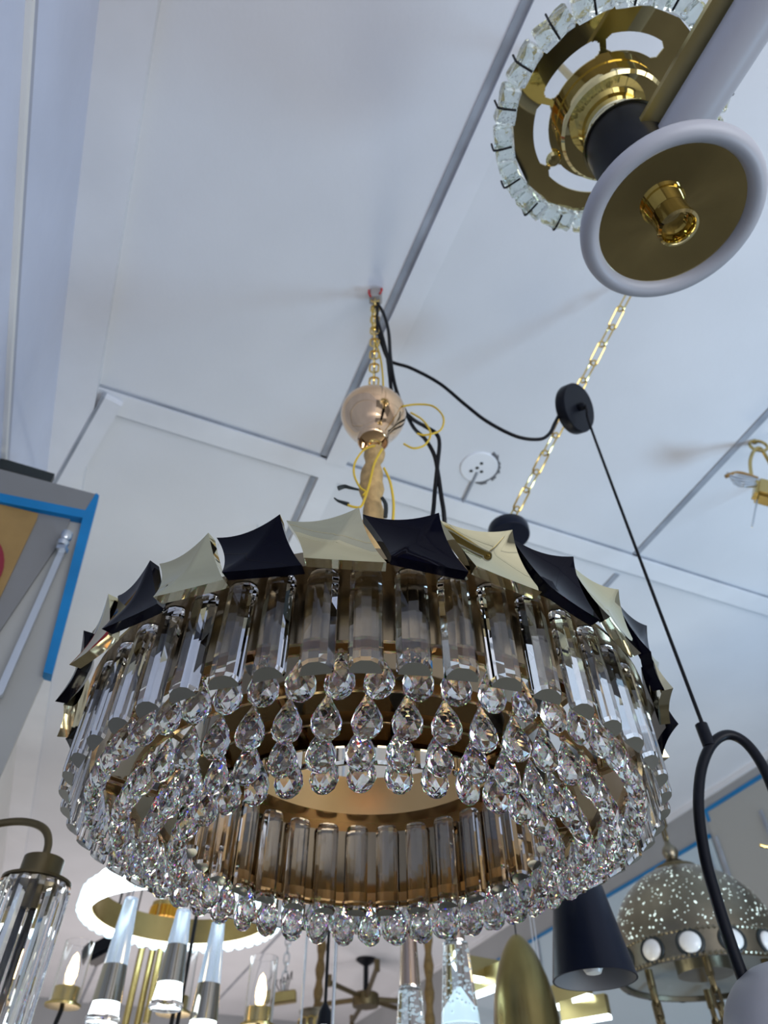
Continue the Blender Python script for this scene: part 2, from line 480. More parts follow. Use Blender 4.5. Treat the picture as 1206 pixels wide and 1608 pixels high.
# cloth-wrapped chain, rose gold cup, bare chain up to the ceiling
def loc(p): return Vector(p) - ch.location
b = B()
tube(b, [(0, 0, .655 - Z0), (.004, 0, .75 - Z0), (-.003, 0, .85 - Z0), (.003, 0, .95 - Z0), (-.002, 0, 1.06 - Z0), (.004, 0, 1.155 - Z0)], .018, 14, 8, rfun=lambda t: .021 + .0035 * math.sin(26 * t) + .002 * math.sin(61 * t))
obj('chain_sleeve', b, M['fabric'], ch, smooth=True)
cupz = 1.19
b = B()
lathe(b, [(0, .018), (.026, .018), (.028, .008), (.030, .0), (.033, .002), (.034, .010), (.036, .020), (.046, .036), (.060, .060), (.069, .082), (.0725, .098), (.071, .112), (.066, .120), (.060, .124), (.02, .128), (0, .128)], 48, (0, 0, cupz - Z0))
obj('canopy_cup', b, M['rose'], ch, smooth=50)
b = B(); chain_links(b, (0, 0, cupz + .128 - Z0), (0, 0, ZC - .02 - Z0), .040, .022, .0028); obj('chain', b, M['chain'], ch, smooth=True)
b = B(); torus(b, .012, .003, 20, 8, Matrix.Translation((.004, -.012, 1.168 - Z0)) @ Matrix.Rotation(PI / 2, 4, 'X')); obj('loop_hook', b, M['chain'], ch, smooth=True)
Yc = CY - .03
def path(pts, Y=Yc): return [loc(P(x, y, Y + (p[0] if p else 0))) for x, y, *p in pts]
b = B(); tube(b, path([(589, 700), (572, 706), (558, 725), (556, 745), (565, 765), (574, 772), (570, 778)]), .0022, 6); obj('yellow_wire', b, M['yellow'], ch, smooth=True)
b = B(); tube(b, path([(600, 705), (588, 728), (580, 760), (572, 785), (566, 796), (555, 796), (546, 793)]), .0024, 6); obj('yellow_wire', b, M['yellow'], ch, smooth=True)
b = B(); tube(b, path([(603, 735), (612, 755), (617, 780), (618, 800), (616, 830)]), .0026, 6); obj('yellow_wire', b, M['yellow'], ch, smooth=True)
b = B(); tube(b, path([(632, 638), (655, 635), (680, 638), (696, 655), (692, 675), (670, 683), (655, 681)]), .0022, 6); obj('yellow_wire', b, M['yellow'], ch, smooth=True)
b = B(); tube(b, path([(645, 648), (664, 660), (676, 680), (668, 698), (650, 704), (634, 697)]), .0022, 6); obj('yellow_wire', b, M['yellow'], ch, smooth=True)
b = B(); tube(b, path([(587, 480), (584, 500), (588, 530), (597, 560), (601, 590), (602, 618)], CY), .0024, 6); obj('yellow_wire', b, M['yellow'], ch, smooth=True)
b = B(); tube(b, path([(563, 769), (550, 766), (541, 764), (531, 767)]), .003, 6, rfun=lambda t: .0022 + .0028 * t); obj('tape_end', b, M['tape'], ch, smooth=True)
b = B(); tube(b, path([(547, 792), (538, 789), (530, 786), (525, 782)]), .003, 6, rfun=lambda t: .0045 - .003 * t); obj('tape_end', b, M['tape'], ch, smooth=True)
b = B(); tube(b, path([(600, 782), (605, 790), (606, 800), (605, 812)]), .004, 6); obj('tape_end', b, M['tape'], ch, smooth=True)
b = B(); tube(b, path([(588, 478), (592, 500), (601, 530), (608, 560), (612, 590), (616, 618, .02), (630, 640, .06), (648, 658, .05), (668, 670, .02), (684, 680, .02), (690, 695, .02), (687, 730, .02), (683, 770, .02), (680, 805, .03), (672, 850, .06)], CY), .0045, 8); obj('power_cable', b, M['rubber'], ch, smooth=True)
b = B(); tube(b, path([(592, 476), (602, 492), (610, 520), (613, 560), (617, 590), (624, 618, .02), (636, 645, .06), (650, 672, .05), (668, 690, .02), (682, 715, .02), (688, 745, .02), (693, 780, .02), (697, 806, .03), (700, 850, .06)], CY), .0045, 8); obj('power_cable', b, M['rubber'], ch, smooth=True)
# terminal block on the ceiling
p = PZ(590, 460, ZC)
t = thing('terminal_block', 'grey wiring terminal with red ends on the ceiling above the crystal chandelier', 'terminal block', p)
b = B(); box(b, (0, 0, -.022), (.036, .034, .044)); bmesh.ops.bevel(b, geom=b.edges[:], offset=.005, segments=1, affect='EDGES'); obj('body', b, M['terminal'], t)
b = B(); tube(b, [(-.014, -.012, -.05), (-.019, -.018, -.036), (-.019, -.014, -.012)], .003, 6); tube(b, [(.012, -.018, -.044), (.018, -.02, -.022), (.016, -.016, -.006)], .003, 6); obj('red_wire', b, M['red'], t, smooth=True)

# ------------------------------------------------------------------ arch pendant and its tilted canopy
Ya = 0.98
pc = P(903, 642, Ya)
t = thing('arch_pendant', 'black hoop pendant with a white globe, hung from a tilted black canopy disc at right', 'pendant lamp', pc)
def L(p): return Vector(p) - t.location
nrm = Vector((.62, -.62, -.42)).normalized()
mt = nrm.to_track_quat('Z', 'Y').to_matrix().to_4x4()
R = px(40, pc)
b = B(); lathe(b, [(0, -.014), (R * .97, -.014), (R, -.010), (R, .010), (R * .97, .013), (0, .013)], 48, mtx=mt); obj('canopy', b, M['matt_black'], t, smooth=35)
b = B(); lathe(b, [(0, .012), (.010, .012), (.010, .024), (.006, .030), (0, .030)], 16, mtx=mt); obj('cord_grip', b, M['matt_black'], t, smooth=True)
top = L(P(1104, 1140, Ya)); s0 = mt @ Vector((0, 0, .03))
b = B(); tube(b, [s0, s0 + Vector((top.x - s0.x, top.y - s0.y, -.03)) * .25 + Vector((0, 0, -.01)), Vector((top.x, top.y, s0.z - .12)), top], .0032, 8); obj('cord', b, M['rubber'], t, smooth=True)
arc = [L(P(x, y, Ya)) for x, y in [(1176, 1560), (1150, 1490), (1126, 1415), (1107, 1345), (1097, 1270), (1101, 1210), (1117, 1170), (1141, 1154), (1168, 1164), (1193, 1195), (1216, 1245), (1248, 1340), (1290, 1460), (1316, 1560)]]
b = B(); tube(b, arc, px(8.5, P(1100, 1270, Ya)), 14); obj('hoop', b, M['matt_black'], t, smooth=True)
b = B(); tube(b, [L(P(1101, 1138, Ya)), L(P(1114, 1172, Ya))], px(8, pc) * .75, 12); obj('end_cap', b, M['matt_black'], t, smooth=35)
pgl = P(1264, 1645, Ya)
b = B(); bmesh.ops.create_uvsphere(b, u_segments=40, v_segments=24, radius=px(116, pgl), matrix=Matrix.Translation(L(pgl))); obj('globe_shade', b, M['white'], t, smooth=True, label='white globe shade')
q0 = P(594, 476, CY)
b = B(); tube(b, [P(x, y, CY + (Ya - CY) * k) - q0 for x, y, k in [(594, 476, 0), (592, 510, 0), (601, 545, .05), (613, 567, .1), (645, 578, .2), (690, 602, .35), (730, 635, .5), (765, 662, .62), (810, 685, .8), (845, 690, .9), (862, 682, .96), (871, 665, 1), (879, 650, 1)]], .0042, 8)
tag(obj('feed_cable', b, M['rubber'], None, q0, smooth=True), 'black cable drooping from the ceiling terminal across to the tilted black canopy', 'cable')
# swag chain carrying it, from a ceiling hook down to the second canopy
Yb = 1.3
p2 = P(799, 836, Yb); p1 = PZ(1004, 430, ZC - .01)
t = thing('swag_chain', 'gold link chain slung across the ceiling behind the tilted black canopy disc', 'chain', p1)
b = B(); chain_links(b, (0, 0, 0), p2 + Vector((0, .01, .03)) - p1, .072, .026, .0026); obj('links', b, M['chain'], t, smooth=True)
b = B(); tube(b, [(0, 0, .012), (0, 0, -.005), (.01, 0, -.014), (.016, 0, -.004)], .003, 6); obj('ceiling_hook', b, M['steel'], t, smooth=True)
# black cone pendant under the second canopy
t = thing('cone_pendant', 'matt black tapered cone pendant hanging between the crystal drops and the pierced dome', 'pendant lamp', p2)
R = px(32, p2)
b = B(); lathe(b, [(0, -.016), (R * .96, -.016), (R, -.012), (R, .012), (R * .95, .018), (0, .018)], 40); obj('canopy', b, M['navy'], t, smooth=35)
zt_, zb_ = ZY(1385, Yb) - p2.z, ZY(1535, Yb) - p2.z
b = B(); tube(b, [(0, 0, -.016), (0, 0, zt_ + .03)], .003, 8); obj('cord', b, M['rubber'], t)
pb_ = P(940, 1535, Yb); rb = px(66, pb_); rt = px(36, P(905, 1385, Yb))
zb2 = ZY(1540, Yb - .0) - p2.z
h = zt_ - zb2
b = B(); lathe(b, [(rb - .003, zb2), (rb, zb2), (rb + (rt - rb) * .5, zb2 + h * .5), (rt, zt_), (rt * .8, zt_ + .012), (.008, zt_ + .03), (0, zt_ + .03)], 48); obj('cone_shade', b, M['navy'], t, smooth=45)
b = B(); lathe(b, [(rb - .003, zb2), (rt - .003, zt_ - .01), (0, zt_ - .008)], 48); obj('shade_lining', b, M['grey'], t, smooth=45, label='grey inside of the cone shade')
b = B(); lathe(b, [(0, zb2 + .006), (.012, zb2 + .009), (.020, zb2 + .022), (.018, zb2 + .038), (.012, zb2 + .06), (0, zb2 + .06)], 20); obj('bulb', b, M['bulb'], t, smooth=True)

# ------------------------------------------------------------------ crystal-rimmed ring lamp, upper right
zp = 1.36
px_c = PZ(955, 186, zp)
t = thing('ring_ceiling_lamp', 'gold mirror ceiling lamp with crystal rim and a round white ring disc below it', 'ceiling lamp', px_c)
k_ = depth(px_c) / F
RP = 150 * k_
ZRING = 1.02
ax_ = (px_c - PZ(1054, 340, ZRING)); AXL = ax_.length
t.rotation_euler = ax_.to_track_quat('Z', 'Y').to_euler()
NS = 18
def plate():
    bm = B(); n = 288
    slots = [(math.radians(a), math.radians(w_)) for a, w_ in ((20, 17), (70, 20), (130, 22), (188, 20), (245, 20), (300, 18))]
    def inside(a, r):
        for c_, w_ in slots:
            d = (a - c_ + PI) % (2 * PI) - PI
            rm, hw = RP * .70, RP * .078
            if abs(d) < w_: 
                if abs(r - rm) < hw: return True
            else:
                e = abs(d) - w_
                if math.hypot(e * rm, r - rm) < hw: return True
        return False
    rad = [0, .2, .4, .55] + [.57 + .01 * i for i in range(28)] + [.93, 1.]
    g = []
    for q in rad:
        if q == 0: g.append([bm.verts.new((0, 0, 0))]); continue
        row = []
        for k in range(n):
            a = 2 * PI * k / n
            seg = 2 * PI / NS; d = (a % seg) - seg / 2
            s = 1 if q < .9 else math.cos(seg / 2) / math.cos(d)
            row.append(bm.verts.new((RP * q * s * math.cos(a), RP * q * s * math.sin(a), 0)))
        g.append(row)
    for i in range(len(rad) - 1):
        rm = RP * (rad[i] + rad[i + 1]) / 2
        for k in range(n):
            j = (k + 1) % n; a = 2 * PI * (k + .5) / n
            if inside(a, rm): continue
            if len(g[i]) == 1: bm.faces.new((g[0][0], g[1][k], g[1][j]))
            else: bm.faces.new((g[i][k], g[i][j], g[i + 1][j], g[i + 1][k]))
    r = bmesh.ops.extrude_face_region(bm, geom=bm.faces[:])
    bmesh.ops.translate(bm, verts=[v for v in r['geom'] if isinstance(v, bmesh.types.BMVert)], vec=(0, 0, .003))
    bmesh.ops.delete(bm, geom=[v for v in bm.verts if not v.link_faces], context='VERTS')
    return bm
obj('mounting_plate', plate(), M['mirror_gold'], t)
b = B(); ringband(b, RP * .95, RP * .97, .003, .05, 72); obj('plate_rim', b, M['mirror_gold'], t, smooth=True)
# glass ingots around the rim
def ingot():
    bm = B(); l_ = RP * 1.1 * PI / NS * .95; d_ = RP * .20; h_ = .036
    vs = box(bm, (0, 0, 0), (l_ * 2, d_, h_))
    bmesh.ops.bevel(bm, geom=bm.edges[:], offset=.004, segments=1, affect='EDGES')
    bmesh.ops.subdivide_edges(bm, edges=[e for e in bm.edges if abs((e.verts[0].co - e.verts[1].co).x) > l_], cuts=3)
    for v in bm.verts:
        v.co.y += random.uniform(-.003, .003); v.co.z += random.uniform(-.003, .003) - .004 * (abs(v.co.x) < l_ * .3)
    return bm
ig = obj('glass_ingot', ingot(), M['ingot'], t)
b = B(); tube(b, [(0, -.012, -.021), (0, .004, -.022), (0, .018, -.021), (0, .020, -.012), (0, .020, .01)], .0019, 6); cl_ = obj('clip', b, M['rubber'], ig, label='black wire clip')
for k in range(NS):
    a = 2 * PI * (k + .5) / NS
    o = ig if k == 0 else part_copy(ig, t)
    if k: part_copy(cl_, o)
    o.location = (RP * 1.10 * math.cos(a), RP * 1.10 * math.sin(a), .0 + random.uniform(-.003, .003)); o.rotation_euler = (random.uniform(-.06, .06), random.uniform(-.05, .05), a - PI / 2)
b = B(); tube(b, [(0, 0, .003), (0, 0, .02), t.matrix_basis.to_3x3().inverted() @ Vector((0, 0, CEIL - px_c.z))], .008, 8); obj('ceiling_rod', b, M['brass'], t, smooth=35)
b = B(); lathe(b, [(0, -.045), (.085, -.045), (.090, -.040), (.090, -.004), (.085, 0), (0, 0)], 48); obj('cup', b, M['mirror_gold'], t, smooth=35)
b = B(); lathe(b, [(0, 0), (.012, 0), (.014, -.006), (.010, -.012), (0, -.013)], 16, (RP * -.62, RP * .17, 0)); obj('finial_nut', b, M['mirror_gold'], t, smooth=True)
prof = [(0, -.045), (.046, -.045), (.050, -.052), (.046, -.058), (.052, -.062), (.056, -.072), (.052, -.082), (.058, -.088), (.066, -.094), (.066, -.098), (0, -.098)]
b = B(); lathe(b, prof, 40); obj('turned_collar', b, M['gold'], t, smooth=30)
zr = -AXL
b = B(); lathe(b, [(0, -.098), (.058, -.098), (.062, -.102), (.062, zr + .03), (.055, zr + .02), (0, zr + .02)], 40); obj('black_sleeve', b, M['matt_black'], t, smooth=35)
kr = depth(PZ(1056, 326, ZRING)) / F
RO, RI = 143 * kr, 113 * kr
rm, tr = (RO + RI) / 2, (RO - RI) / 2
b = B(); lathe(b, [(rm + tr * math.cos(2 * PI * k / 16), zr + 1.1 * tr * math.sin(2 * PI * k / 16)) for k in range(16)], 72, close=True); obj('white_ring', b, M['white'], t, smooth=True, label='white ring diffuser')
b = B(); lathe(b, [(0, zr + .006), (RI * .3, zr + .004), (RI + .002, zr - .002), (RI + .002, zr + .012), (0, zr + .022)], 64); obj('mirror_disc', b, M['mirror_gold'], t, smooth=35, label='gold mirror disc')
b = B(); lathe(b, [(.0, zr), (.026, zr + .004), (.026, zr - .022), (.028, zr - .024), (.028, zr - .032), (.024, zr - .034), (.0215, zr - .030), (.020, zr - .006), (0, zr - .006)], 32); obj('centre_socket', b, M['mirror_gold'], t, smooth=35)
# white tube lamp running past it
Vd = Vector((-SA, CA, 0))
a0 = PZ(1090, 174, 1.16); 
t = thing('tube_lamp', 'long white tube lamp with an olive gold backing bar beyond the ring lamp', 'tube lamp', a0)
e0 = Vd * .07; e1 = -Vd * .75
b = B(); tube(b, [e0 , e1], px(37, a0) , 24); obj('tube', b, M['white'], t, smooth=35)
up = Vector((0, 0, .022))
b = B(); side = Vector((CA, SA, 0))
pts = [e0 + up - side * .056, e1 + up - side * .056, e1 + up, e0 + up]
slab(b, pts, (0, 0, .012)); obj('backing_bar', b, M['olive'], t, label='olive gold backing bar')
b = B()
for q in (.12, .62): tube(b, [e1 * q + up * .5, e1 * q + Vector((0, 0, CEIL - a0.z))], .0025, 6)
obj('hanging_wire', b, M['steel'], t)

# ------------------------------------------------------------------ ceiling bits
p = PZ(752, 733, ZC)
t = thing('ceiling_plate', 'round white plate with screw holes and dark chipped edge on the ceiling', 'ceiling plate', p)
rr = px(30, p)
b = B(); lathe(b, [(0, -.006), (rr * .95, -.006), (rr, -.002), (rr, 0), (0, 0)], 36); obj('plate', b, M['batten'], t, smooth=35)
b = B()
for x, y in ((-.4, .2), (.15, .25), (.1, -.3), (-.1, .0)):
    lathe(b, [(0, -.0075), (.006, -.0075), (.006, -.006), (0, -.006)], 12, (x * rr, y * rr, 0))
obj('screw_hole', b, M['tape'], t)
b = B()
for k in range(10):
    a = math.radians(95 - 150 * k / 10); a2 = a - math.radians(15)
    pts = [Vector((rr * q * math.cos(c), rr * q * math.sin(c), -.003)) for q, c in ((1.0, a), (1.0, a2), (1.04 + .20 * random.random(), a2), (1.04 + .20 * random.random(), a))]
    slab(b, pts, (0, 0, .003))
obj('chipped_edge', b, M['dirt'], t)
b = B(); d0, d1 = p - p, PZ(722, 797, ZC) - p
tube(b, [d0 + Vector((0, 0, -.004)) + (d1 - d0) * .1, d1 + Vector((0, 0, -.004))], .006, 6); obj('surface_cable', b, M['gap'], t)
# gold hook cluster at the right edge
Yh = PZ(1180, 692, ZC).y
t = thing('lamp_bracket', 'small gold lamp bracket with loose grey wires hanging at the right ceiling joint', 'lamp bracket', PZ(1178, 674, ZC))
pr_ = [Vector(P(x, y, Yh)) - t.location for x, y in [(1174, 672), (1180, 684), (1186, 695)]]
b = B(); tube(b, pr_, .008, 8); torus(b, .028, .005, 24, 8, Matrix.Translation(Vector(P(1191, 700, Yh)) - t.location) @ Matrix.Rotation(PI / 2, 4, 'X')); obj('hook', b, M['brass'], t, smooth=True)
b = B(); tube(b, [Vector(P(x, y, Yh)) - t.location for x, y in [(1180, 748), (1178, 725), (1184, 708), (1193, 704), (1202, 715), (1212, 735), (1215, 755)]], .006, 8); obj('bow', b, M['brass'], t, smooth=True)
q = Vector(P(1204, 774, Yh)) - t.location
b = B(); box(b, (0, 0, 0), (.075, .05, .085), Matrix.Translation(q) @ Matrix.Rotation(.45, 4, 'Y')); bmesh.ops.bevel(b, geom=b.edges[:], offset=.01, segments=2, affect='EDGES'); obj('body', b, M['brass'], t, smooth=35)
b = B()
for k in range(5):
    tube(b, [Vector(P(1194, 754 + k * 2, Yh)) - t.location, Vector(P(1168, 748 + 4 * k, Yh - .01 * k)) - t.location, Vector(P(1141 + 3 * k, 743 + 4 * k, Yh)) - t.location], .005, 6)
obj('wires', b, M['steel'], t, smooth=True)
b = B(); tube(b, [Vector(P(1190, 752, Yh)) - t.location, Vector(P(1160, 743, Yh)) - t.location, Vector(P(1140, 748, Yh)) - t.location], .007, 6); obj('wire_tongue', b, M['poster_tan'], t, smooth=True)
b = B(); tube(b, [Vector(P(1189, 785, Yh)) - t.location, Vector(P(1181, 828, Yh)) - t.location], .003, 6); obj('loose_wire', b, M['steel'], t)

# ------------------------------------------------------------------ display frame on the left wall
V0 = 1.38
t = thing('display_frame', 'grey display frame edged with blue film on the left wall, a poster inside', 'display frame', PV(0, 785, V0))
def quad(name, pts, m, th=.012, dv=0., label=None):
    b = B(); slab(b, [PV(x, y, V0 + dv) - t.location for x, y in pts], Vd * th); return obj(name, b, m, t, label=label)
quad('header', [(-40, 726), (151, 776), (134, 802), (-40, 766)], M['grey'], .03)
quad('header_shadow', [(-40, 712), (12, 722), (86, 744), (80, 756), (-40, 724)], M['tape'], .02, .03)  # black strip put in as the shadow along the header's top
quad('side_panel', [(-40, 776), (136, 810), (72, 1057), (-40, 1310)], M['pane'], .012, .02)
quad('blue_edge', [(-40, 766), (134, 801), (130, 813), (-40, 780)], M['blue'], .028, -.002, 'blue film strip')
quad('blue_edge', [(134, 801), (151, 774), (156, 778), (82, 1059), (68, 1055), (130, 812)], M['blue'], .028, -.002, 'blue film strip')
quad('stay_bar', [(100, 846), (108, 852), (4, 1090), (-14, 1100)], M['steel'], .012, -.012)
quad('recess', [(-40, 785), (112, 812), (100, 842), (-40, 1050)], M['grey'], .006, .012)
quad('poster', [(-40, 782), (60, 806), (58, 815), (2, 934), (-40, 1010)], M['poster_tan'], .004, .007, 'tan poster')
b = B(); slab(b, [PV(-25 + 32 * math.cos(2 * PI * k / 24), 880 + 42 * math.sin(2 * PI * k / 24), V0 + .003) - t.location for k in range(24)], Vd * .004); obj('poster_disc', b, M['poster_red'], t)
b = B(); lathe(b, [(0, -.02), (.012, -.02), (.014, -.008), (.010, .0), (.014, .008), (.012, .024), (0, .024)], 16, PV(101, 848, V0 - .015) - t.location); box(b, PV(98, 862, V0 - .015) - t.location, (.02, .02, .012)); obj('hinge', b, M['steel'], t, smooth=35)

# ------------------------------------------------------------------ lamps along the bottom of the picture
# bronze wall lamp with a crystal tube shade, lower left
Yw = 1.2
pt_ = P(60, 1378, Yw)
t = thing('wall_lamp', 'aged bronze gooseneck wall lamp with clear faceted glass tube shade', 'wall lamp', pt_)
kx = px(1, pt_)
b = B()
ax = [P(x, y, Yw) - pt_ for x, y in [(69, 1352), (76, 1325), (72, 1305), (56, 1294), (30, 1290), (0, 1293), (-25, 1300)]]
wl = room(UL + .012, 0, 0); 
endp = P(-60, 1320, Yw) - pt_
ax.append(endp)
tube(b, ax, 6.2 * kx, 12); obj('arm', b, M['bronze'], t, smooth=True)
wallp = room(UL, -(endp + pt_).x * SA + (endp + pt_).y * CA, (endp + pt_).z - H) - pt_
b = B(); lathe(b, [(0, 0), (.05, 0), (.05, .012), (.042, .018), (0, .018)], 32, mtx=Matrix.Translation(wallp) @ Matrix.Rotation(ROT, 4, 'Z') @ Matrix.Rotation(PI / 2, 4, 'Y')); tube(b, [endp, wallp], 6.2 * kx, 12); obj('backplate', b, M['bronze'], t, smooth=35)
r1, r2 = 31 * kx, 55 * kx
b = B(); lathe(b, [(0, .030), (r1 * .5, .032), (r1, .028), (r1, -.008), (0, -.008)], 32); obj('cap', b, M['bronze'], t, smooth=35)
b = B(); lathe(b, [(0, -.006), (r2 * .95, -.006), (r2 * .95, -.010), (0, -.010)], 32); lathe(b, [(0, -.01), (r1 * .55, -.01), (r1 * .55, -.05), (0, -.05)], 20); obj('lamp_holder', b, M['bronze'], t, smooth=35)
n = 28; b = B(); hh = .36
prof = []
rings = []
for z in (-.012, -.02, -hh):
    rings.append([b.verts.new(((r2 * (1.0 if k % 2 else .93) * (.93 if z > -.015 else 1)) * math.cos(2 * PI * k / n), (r2 * (1.0 if k % 2 else .93) * (.93 if z > -.015 else 1)) * math.sin(2 * PI * k / n), z)) for k in range(n)])
for z in (-hh, -.012): rings.append([b.verts.new((r2 * .72 * math.cos(2 * PI * k / n), r2 * .72 * math.sin(2 * PI * k / n), z)) for k in range(n)])
for A, Bq in zip(rings, rings[1:] + rings[:1]):
    for k in range(n): b.faces.new((A[k], A[(k + 1) % n], Bq[(k + 1) % n], Bq[k]))
obj('tube_shade', b, M['prism'], t, label='clear fluted glass tube')
b = B(); lathe(b, [(0, -.05), (.010, -.052), (.014, -.09), (.012, -.16), (0, -.19)], 16); obj('bulb', b, M['bulb'], t, smooth=True)
b = B(); lathe(b, [(0, -.2), (.018, -.22), (.030, -.27), (.030, -.31), (0, -.315)], 10); obj('crystal_core', b, M['warm'], t).data.materials[0] = mat('amber_core', (.9, .5, .2), .1, trans=.6, emis=(1, .6, .25), estr=.5)

# candle chandelier with glass cylinders
Yk = 2.4
hub = P(262, 1700, Yk)
t = thing('candle_chandelier', 'brass candle chandelier with clear glass cylinders, two of its bulbs glowing warm', 'chandelier', hub)
b = B(); tube(b, [(0, 0, 0), (0, 0, CEIL - hub.z)], .006, 8); obj('stem', b, M['rubber'], t)
b = B(); lathe(b, [(0, -.06), (.02, -.05), (.035, -.02), (.035, .02), (.02, .04), (0, .05)], 24); obj('hub', b, M['brass'], t, smooth=True)
for x, yd, yt, Yo, litb in ((98, 1580, 1478, 0., 1), (272, 1592, 1490, .25, 0), (404, 1612, 1503, .1, 1)):
    base = P(x, yd, Yk + Yo); k1 = px(1, base); o3 = base - hub
    dish = B(); lathe(dish, [(0, -.006), (27 * k1, -.002), (28 * k1, .004), (24 * k1, .006), (20 * k1, .006), (20 * k1, .045), (18 * k1, .045), (18 * k1, .008), (0, .008)], 32); d_ = obj('candle_dish', dish, M['brass'], t, loc=o3, smooth=35)
    b = B(); tube(b, [(0, 0, -.005), (0, 0, -.10), (-o3.x * .3, -o3.y * .3, -.16), -o3 + Vector((0, 0, -.02))], .007, 8); obj('arm', b, M['rubber'], t, loc=o3, smooth=True)
    top = ZY(yt, Yk + Yo) - base.z
    b = B(); rc = 23 * k1; lathe(b, [(rc, .008), (rc, top), (rc - .003, top), (rc - .003, .008)], 28, close=True); obj('glass_cylinder', b, M['glass'], t, loc=o3, smooth=35)
    b = B(); lathe(b, [(0, .008), (.011, .008), (.011, .05), (0, .05)], 16); obj('candle_sleeve', b, M['brass'] , t, loc=o3, smooth=35)
    b = B(); lathe(b, [(0, .05), (.010, .055), (.016, .075), (.015, .095), (.008, .125), (0, .135)], 16); obj('bulb', b, M['warm'] if litb else M['bulb'], t, loc=o3, smooth=True, label='glowing warm bulb' if litb else None)

# glowing crystal ring
Yl = 2.6; zl = .83; cl = P(288, 1424, Yl); cl.z = zl + H
t = thing('led_ring_chandelier', 'glowing white crystal ring lamp with a gold inner band behind the lower left drops', 'chandelier', cl)
b = B(); ringband(b, .292, .297, -.005, .075, 96); obj('inner_band', b, M['brass'], t, smooth=True)
b = B(); ringband(b, .297, .303, -.024, .072, 96); obj('led_channel', b, M['lit'], t, smooth=True)
nb = 44
b = B(); box(b, (0, 0, 0), (.034, .042, .070)); bmesh.ops.bevel(b, geom=b.edges[:], offset=.010, segments=1, affect='EDGES'); bmesh.ops.subdivide_edges(b, edges=b.edges[:], cuts=1)
for v in b.verts: v.co += Vector((random.uniform(-.002, .002), random.uniform(-.002, .002), random.uniform(-.002, .002)))
ib = obj('crystal_block', b, M['led'], t)
for k in range(nb):
    a = 2 * PI * (k + .5) / nb
    o = ib if k == 0 else part_copy(ib, t)
    o.location = (.322 * math.cos(a), .322 * math.sin(a), .010); o.rotation_euler = (0, 0, a)
b = B(); tube(b, [(.29 * math.cos(.9), .29 * math.sin(.9), .07), (.29 * math.cos(.9), .29 * math.sin(.9), CEIL - cl.z)], .002, 6)
for a in (.9 + 2.1, .9 + 4.2): tube(b, [(.295 * math.cos(a), .295 * math.sin(a), .07), (.295 * math.cos(.9), .295 * math.sin(.9), .9)], .002, 6)
obj('hanging_wire', b, M['steel'], t)

# tapered acrylic pendants, lit at the foot
def taper(x0, y0, ymid, ybot, yend, Y, wtop, wbot, label):
    p0 = P(x0, y0, Y); t = thing('acrylic_pendant', label, 'pendant lamp', p0, group='tapered acrylic pendants in front of the glowing ring')
    z = lambda y: ZY(y, Y) - p0.z
    zm, zb, ze = z(ymid), z(ybot), z(yend)
    k1 = px(1, p0)
    rr = lambda q: (wtop + (wbot - wtop) * q / ze) * k1 / 2
    b = B(); lathe(b, [(0, 0), (rr(0), 0), (rr(zm), zm), (0, zm)], 20); obj('acrylic_rod', b, M['acrylic'], t, smooth=35, label='frosted clear acrylic rod').data.materials[0] = M['icy']
    b = B(); lathe(b, [(0, zm), (rr(zm), zm), (rr(zb), zb), (0, zb)], 28); obj('metal_sleeve', b, M['antique'], t, smooth=35).data.materials[0] = M['smoke']
    b = B(); lathe(b, [(0, zb), (rr(zb) * .9, zb), (rr(ze) * .92, ze + .012), (0, ze + .012)], 28); obj('light_end', b, M['lit'], t, smooth=35, label='glowing white foot')
    b = B(); lathe(b, [(0, ze + .010), (rr(ze), ze + .012), (rr(ze) * 1.08, ze + .004), (rr(ze), ze), (0, ze)], 28); obj('foot_lens', b, M['glass'], t, smooth=35)
    b = B(); tube(b, [(0, 0, 0), (0, 0, CEIL - p0.z)], .0016, 6); obj('hanging_wire', b, M['steel'], t)
M['icy'] = mat('icy_acrylic', (.80, .90, 1.), .25, trans=.75, ior=1.3, emis=(.55, .75, 1.), estr=.16)
M['smoke'] = mat('smoked_chrome', (.40, .37, .31), .10, 1.)
taper(207, 1411, 1515, 1574, 1606, 1.9, 20, 46, 'tapered acrylic pendant, leftmost in front of the glowing ring')
taper(289, 1430, 1484, 1544, 1584, 1.8, 22, 46, 'tapered acrylic pendant, middle and highest of the three by the glowing ring')
taper(343, 1450, 1545, 1604, 1640, 1.85, 20, 46, 'tapered acrylic pendant, right of the three by the glowing ring')
# gold tube cluster behind them
Yg = 3.0
p0 = P(240, 1472, Yg)
t = thing('gold_tube_pendant', 'cluster of slim gold hanging tubes behind the acrylic pendants', 'pendant lamp', p0)
zb = ZY(1650, Yg) - p0.z
for k, x in enumerate((224, 238, 254)):
    q = P(x, 1485, Yg) - p0
    b = B(); tube(b, [(q.x, .03 * (k % 2), 0), (q.x, .03 * (k % 2), zb + .04 * k)], .0125, 14); obj('gold_tube', b, M['brass'], t, smooth=35)
b = B(); lathe(b, [(0, 0), (.085, 0), (.09, .01), (.085, .03), (0, .035)], 32); tube(b, [(0, 0, .03), (0, 0, CEIL - p0.z)], .004, 8); obj('top_plate', b, M['brass'], t, smooth=35)
